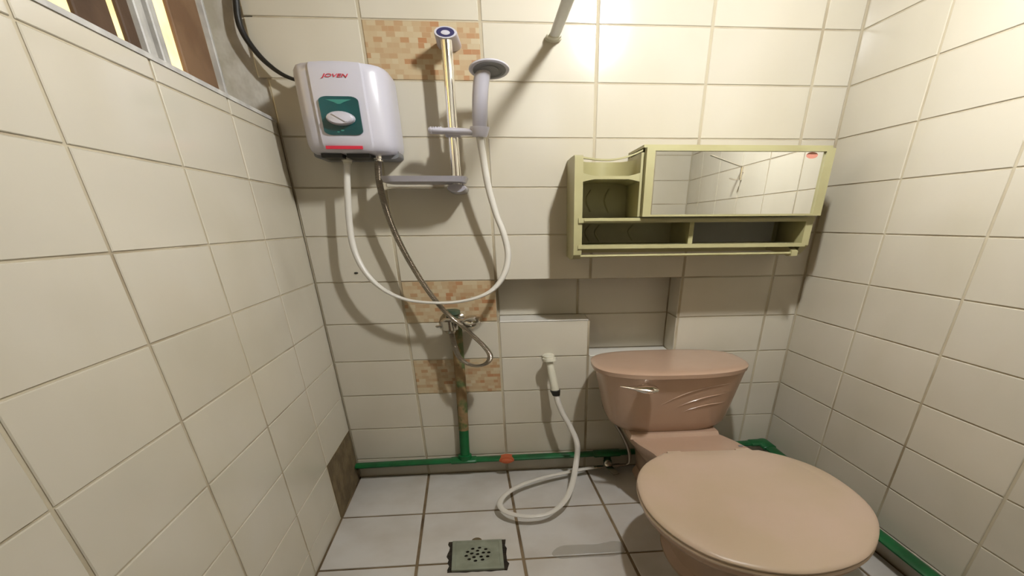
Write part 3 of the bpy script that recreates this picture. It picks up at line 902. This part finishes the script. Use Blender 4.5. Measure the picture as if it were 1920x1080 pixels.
# lid and seat outline at lid height (x, y)
OUT = [(0.676, -0.289), (0.632, -0.330), (0.604, -0.382), (0.592, -0.440), (0.592, -0.505), (0.609, -0.572), (0.643, -0.630), (0.694, -0.667), (0.748, -0.682), (0.804, -0.676), (0.857, -0.652), (0.905, -0.603), (0.937, -0.544), (0.948, -0.474), (0.940, -0.396), (0.910, -0.336), (0.866, -0.294)]
def smooth_closed(pts, n):
    P = [Vector((x, y, 0)) for x, y in pts]
    L = len(P)
    out = []
    for i in range(L):
        a, b, c, d = P[i - 1], P[i], P[(i + 1) % L], P[(i + 2) % L]
        if i == L - 1:                    # straight hinge edge
            for k in range(n):
                out.append(b + (c - b) * (k / n))
            continue
        if i == 0:
            a = b * 2 - c
        if i == L - 2:
            d = c * 2 - b
        for k in range(n):
            t = k / n
            out.append(0.5 * ((2 * b) + (c - a) * t + (2 * a - 5 * b + 4 * c - d) * t * t + (3 * b - a - 3 * c + d) * t ** 3))
    return out
outline = smooth_closed(OUT, 4)
oc = Vector((0.770, -0.475, 0))
def orow(k, z, dx=0.0, dy=0.0, kx=None):
    kx = k if kx is None else kx
    return [(oc.x + (p.x - oc.x) * kx + dx, oc.y + (p.y - oc.y) * k + dy, z) for p in outline]
bm = bmesh.new()
loft_into(bm, [orow(0.985, 0.381), orow(1.0, 0.3825), orow(1.003, 0.388), orow(0.994, 0.393), orow(0.965, 0.3965), orow(0.86, 0.3990), orow(0.6, 0.4005), orow(0.25, 0.4010)])
seat_lid = fin('seat_lid', bm, 'seat', wc)
bm = bmesh.new()
def prow(shrink, z):
    out = []
    for q in outline:
        f = max(0.0, min(1.0, (-0.289 - q.y) / 0.39))
        kx = (0.80 + 0.14 * f) * shrink
        out.append((oc.x + (q.x - oc.x) * kx, oc.y + (q.y - oc.y) * (0.985 - 0.05 * f) * (0.5 + 0.5 * shrink), z - 0.005 * f))
    return out
loft_into(bm, [prow(1.0, 0.3945), prow(0.995, 0.4000), prow(0.97, 0.4015), prow(0.6, 0.4022), prow(0.2, 0.4022)])
fin('lid_panel', bm, 'seat', seat_lid)
bm = bmesh.new()
loft_into(bm, [orow(0.985, 0.364), orow(1.005, 0.3655), orow(1.008, 0.372), orow(1.0, 0.3775), orow(0.985, 0.3795)])
fin('seat', bm, 'seat', wc)
for hxx in (0.700, 0.838):
    lathe('hinge', (hxx - 0.014, -0.284, 0.383), (hxx + 0.014, -0.2845, 0.383), [(0, 0.006), (0.002, 0.0078), (0.026, 0.0078), (0.028, 0.006)], 'seat', wc, 14)
# bowl: rim, belly, waist and foot in one surface
def bowl_ring(z, kx, ky, dx, dy):
    return orow(ky, z, dx, dy, kx)
bm = bmesh.new()
loft_into(bm, [bowl_ring(0.0, 0.60, 0.72, 0.0, 0.06), bowl_ring(0.012, 0.60, 0.72, 0.0, 0.06), bowl_ring(0.03, 0.53, 0.66, 0.0, 0.065), bowl_ring(0.10, 0.50, 0.62, 0, 0.065), bowl_ring(0.16, 0.56, 0.66, 0, 0.055),
               bowl_ring(0.22, 0.70, 0.76, 0, 0.038), bowl_ring(0.27, 0.84, 0.87, 0, 0.02), bowl_ring(0.31, 0.93, 0.945, 0, 0.008), bowl_ring(0.335, 0.975, 0.98, 0, 0.002), bowl_ring(0.350, 0.99, 0.99, 0, 0), bowl_ring(0.361, 0.985, 0.985, 0, 0), bowl_ring(0.3635, 0.96, 0.96, 0, 0)])
fin('bowl', bm, 'toilet', wc)
# deck between bowl and tank, and its support
def deck_ring(z, g, back=-0.045):
    pts = [(0.632 + g, back), (0.632 + g, -0.150), (0.634 + g, -0.185), (0.645 + g, -0.225), (0.662 + g, -0.270), (0.672 + g, -0.330), (0.72, -0.345), (0.82, -0.345), (0.868 - g, -0.330), (0.862 - g, -0.275), (0.846 - g, -0.225), (0.830 - g, -0.190), (0.826 - g, -0.150), (0.826 - g, back)]
    return [(x, y, z) for x, y in pts]
bm = bmesh.new()
loft_into(bm, [deck_ring(0.0, 0.05), deck_ring(0.02, 0.05), deck_ring(0.05, 0.058), deck_ring(0.20, 0.050), deck_ring(0.30, 0.018), deck_ring(0.345, 0.003), deck_ring(0.372, 0.0), deck_ring(0.378, 0.003)])
fin('deck', bm, 'toilet', wc)
bm = bmesh.new()
loft_into(bm, [[(0.634, -0.04, 0.376), (0.824, -0.04, 0.376), (0.826, -0.196, 0.376), (0.632, -0.198, 0.376)], [(0.636, -0.04, 0.397), (0.822, -0.04, 0.397), (0.823, -0.190, 0.397), (0.635, -0.192, 0.397)]])
fin('tank_ledge', bm, 'toilet', wc, bevel=0.003)
lathe('seat_bolt', (0.846, -0.258, 0.377), (0.846, -0.258, 0.39), [(0, 0.005), (0.003, 0.005), (0.005, 0.003)], 'grey', wc, 10)

# ------------------------------------------------------------------ floor drain
dr = thing('floor_drain', 'square grey-green floor drain with round holes, set in broken mortar', 'drain', (0.307, -0.376, 0))
q = [(0.2570, -0.3265), (0.3535, -0.3290), (0.3585, -0.4265), (0.2630, -0.4240)]
qc = Vector((0.308, -0.3765, 0))
def quad_ring(k, z, n=12, jit=0.0, kx=None):
    kx = k if kx is None else kx
    out = []
    for i in range(4):
        a, b = q[i], q[(i + 1) % 4]
        for j in range(n):
            t = j / n
            x, y = a[0] + (b[0] - a[0]) * t, a[1] + (b[1] - a[1]) * t
            x = qc.x + (x - qc.x) * (kx + jit * random.random())
            y = qc.y + (y - qc.y) * (k + jit * 0.4 * random.random())
            out.append((x, y, z))
    return out
bm = bmesh.new()
random.seed(9)
top = quad_ring(1.03, 0.0012, 10, 0.12, 1.10)
loft_into(bm, [[(x, y, -0.003) for x, y, z in top], top])
fin('mortar_rim', bm, 'mould', dr, False)
bm = bmesh.new()
r0 = quad_ring(1.0, 0.001, 1)
r1 = quad_ring(1.0, 0.010, 1)
r2 = quad_ring(0.985, 0.0115, 1)
r3 = quad_ring(0.87, 0.0115, 1)
r4 = quad_ring(0.85, 0.0085, 1)
loft_into(bm, [r0, r1, r2, r3, r4], cap=False)
fin('drain_frame', bm, 'drain', dr)
# perforated plate from a filled curve with holes
cu = bpy.data.curves.new('grate', 'CURVE')
cu.dimensions = '2D'
cu.fill_mode = 'BOTH'
cu.extrude = 0.001
def spl(pts):
    s = cu.splines.new('POLY')
    s.points.add(len(pts) - 1)
    for p, co in zip(s.points, pts):
        p.co = (co[0], co[1], 0, 1)
    s.use_cyclic_u = True
spl([(x, y) for x, y, z in quad_ring(0.87, 0, 1)])
holes = [(0.0, 0.0)] + [(0.0115 * math.cos(a), 0.0115 * math.sin(a)) for a in [math.radians(20 + 72 * k) for k in range(5)]] + [(0.0215 * math.cos(a), 0.0215 * math.sin(a)) for a in [math.radians(10 + 36 * k) for k in range(10)]]
for hx_, hy_ in holes:
    spl([(qc.x + hx_ + 0.0036 * math.cos(2 * math.pi * k / 10), qc.y + hy_ + 0.0036 * math.sin(2 * math.pi * k / 10)) for k in range(10)])
tmp = bpy.data.objects.new('grate', cu)
C.objects.link(tmp)
me = bpy.data.meshes.new_from_object(tmp.evaluated_get(bpy.context.evaluated_depsgraph_get()))
bpy.data.objects.remove(tmp)
bm = bmesh.new()
bm.from_mesh(me)
bmesh.ops.translate(bm, verts=bm.verts, vec=(0, 0, 0.0085))
fin('grate', bm, 'drain', dr, False, 'perforated grate')
lathe('grate_rim', (qc.x, qc.y, 0.0090), (qc.x, qc.y, 0.02), [(0, 0.0282), (0.0014, 0.0280), (0.0014, 0.0268), (0.0002, 0.0266)], 'drain', dr, 32, None, False)
lathe('drain_well', (qc.x, qc.y, 0.0015), (qc.x, qc.y, 0.02), [(0, 0.034), (0.0006, 0.034)], 'mould', dr, 20, 'dark well under the grate')
bm = bmesh.new()
pl = [(0.304 + 0.0105 * math.cos(math.pi * k / 10), -0.3275 + 0.013 * math.sin(math.pi * k / 10)) for k in range(11)]
loft_into(bm, [[(x, y, -0.002) for x, y in pl], [(x, y, 0.004) for x, y in pl]])
fin('mortar_lump', bm, 'cement', dr, False)

# ------------------------------------------------------------------ thin puddle on the floor
m = bpy.data.materials.new('clear_water')
m.use_nodes = True
b = m.node_tree.nodes['Principled BSDF']
b.inputs['Base Color'].default_value = (0.45, 0.42, 0.36, 1)
b.inputs['Roughness'].default_value = 0.02
b.inputs['IOR'].default_value = 1.33
b.inputs['Alpha'].default_value = 0.22
M['water'] = m
pud = [(0.449, -0.385), (0.467, -0.361), (0.504, -0.359), (0.541, -0.361), (0.574, -0.353), (0.591, -0.362), (0.589, -0.392), (0.564, -0.404), (0.524, -0.403), (0.488, -0.403), (0.463, -0.402)]
pp = []
for i in range(len(pud)):
    a, b2, c, d = [Vector((*pud[(i + k) % len(pud)], 0)) for k in (-1, 0, 1, 2)]
    for k in range(4):
        q2 = k / 4
        pp.append(0.5 * ((2 * b2) + (c - a) * q2 + (2 * a - 5 * b2 + 4 * c - d) * q2 * q2 + (3 * b2 - a - 3 * c + d) * q2 ** 3))
pc = sum(pp, Vector()) / len(pp)
bm = bmesh.new()
loft_into(bm, [[(v.x, v.y, 0.0002) for v in pp], [tuple(pc + (v - pc) * 0.985 + Vector((0, 0, 0.0010))) for v in pp], [tuple(pc + (v - pc) * 0.93 + Vector((0, 0, 0.0014))) for v in pp]])
o = fin('water_puddle', bm, 'water')
tag(o, 'thin clear puddle on the floor tiles between drain and toilet', 'puddle')
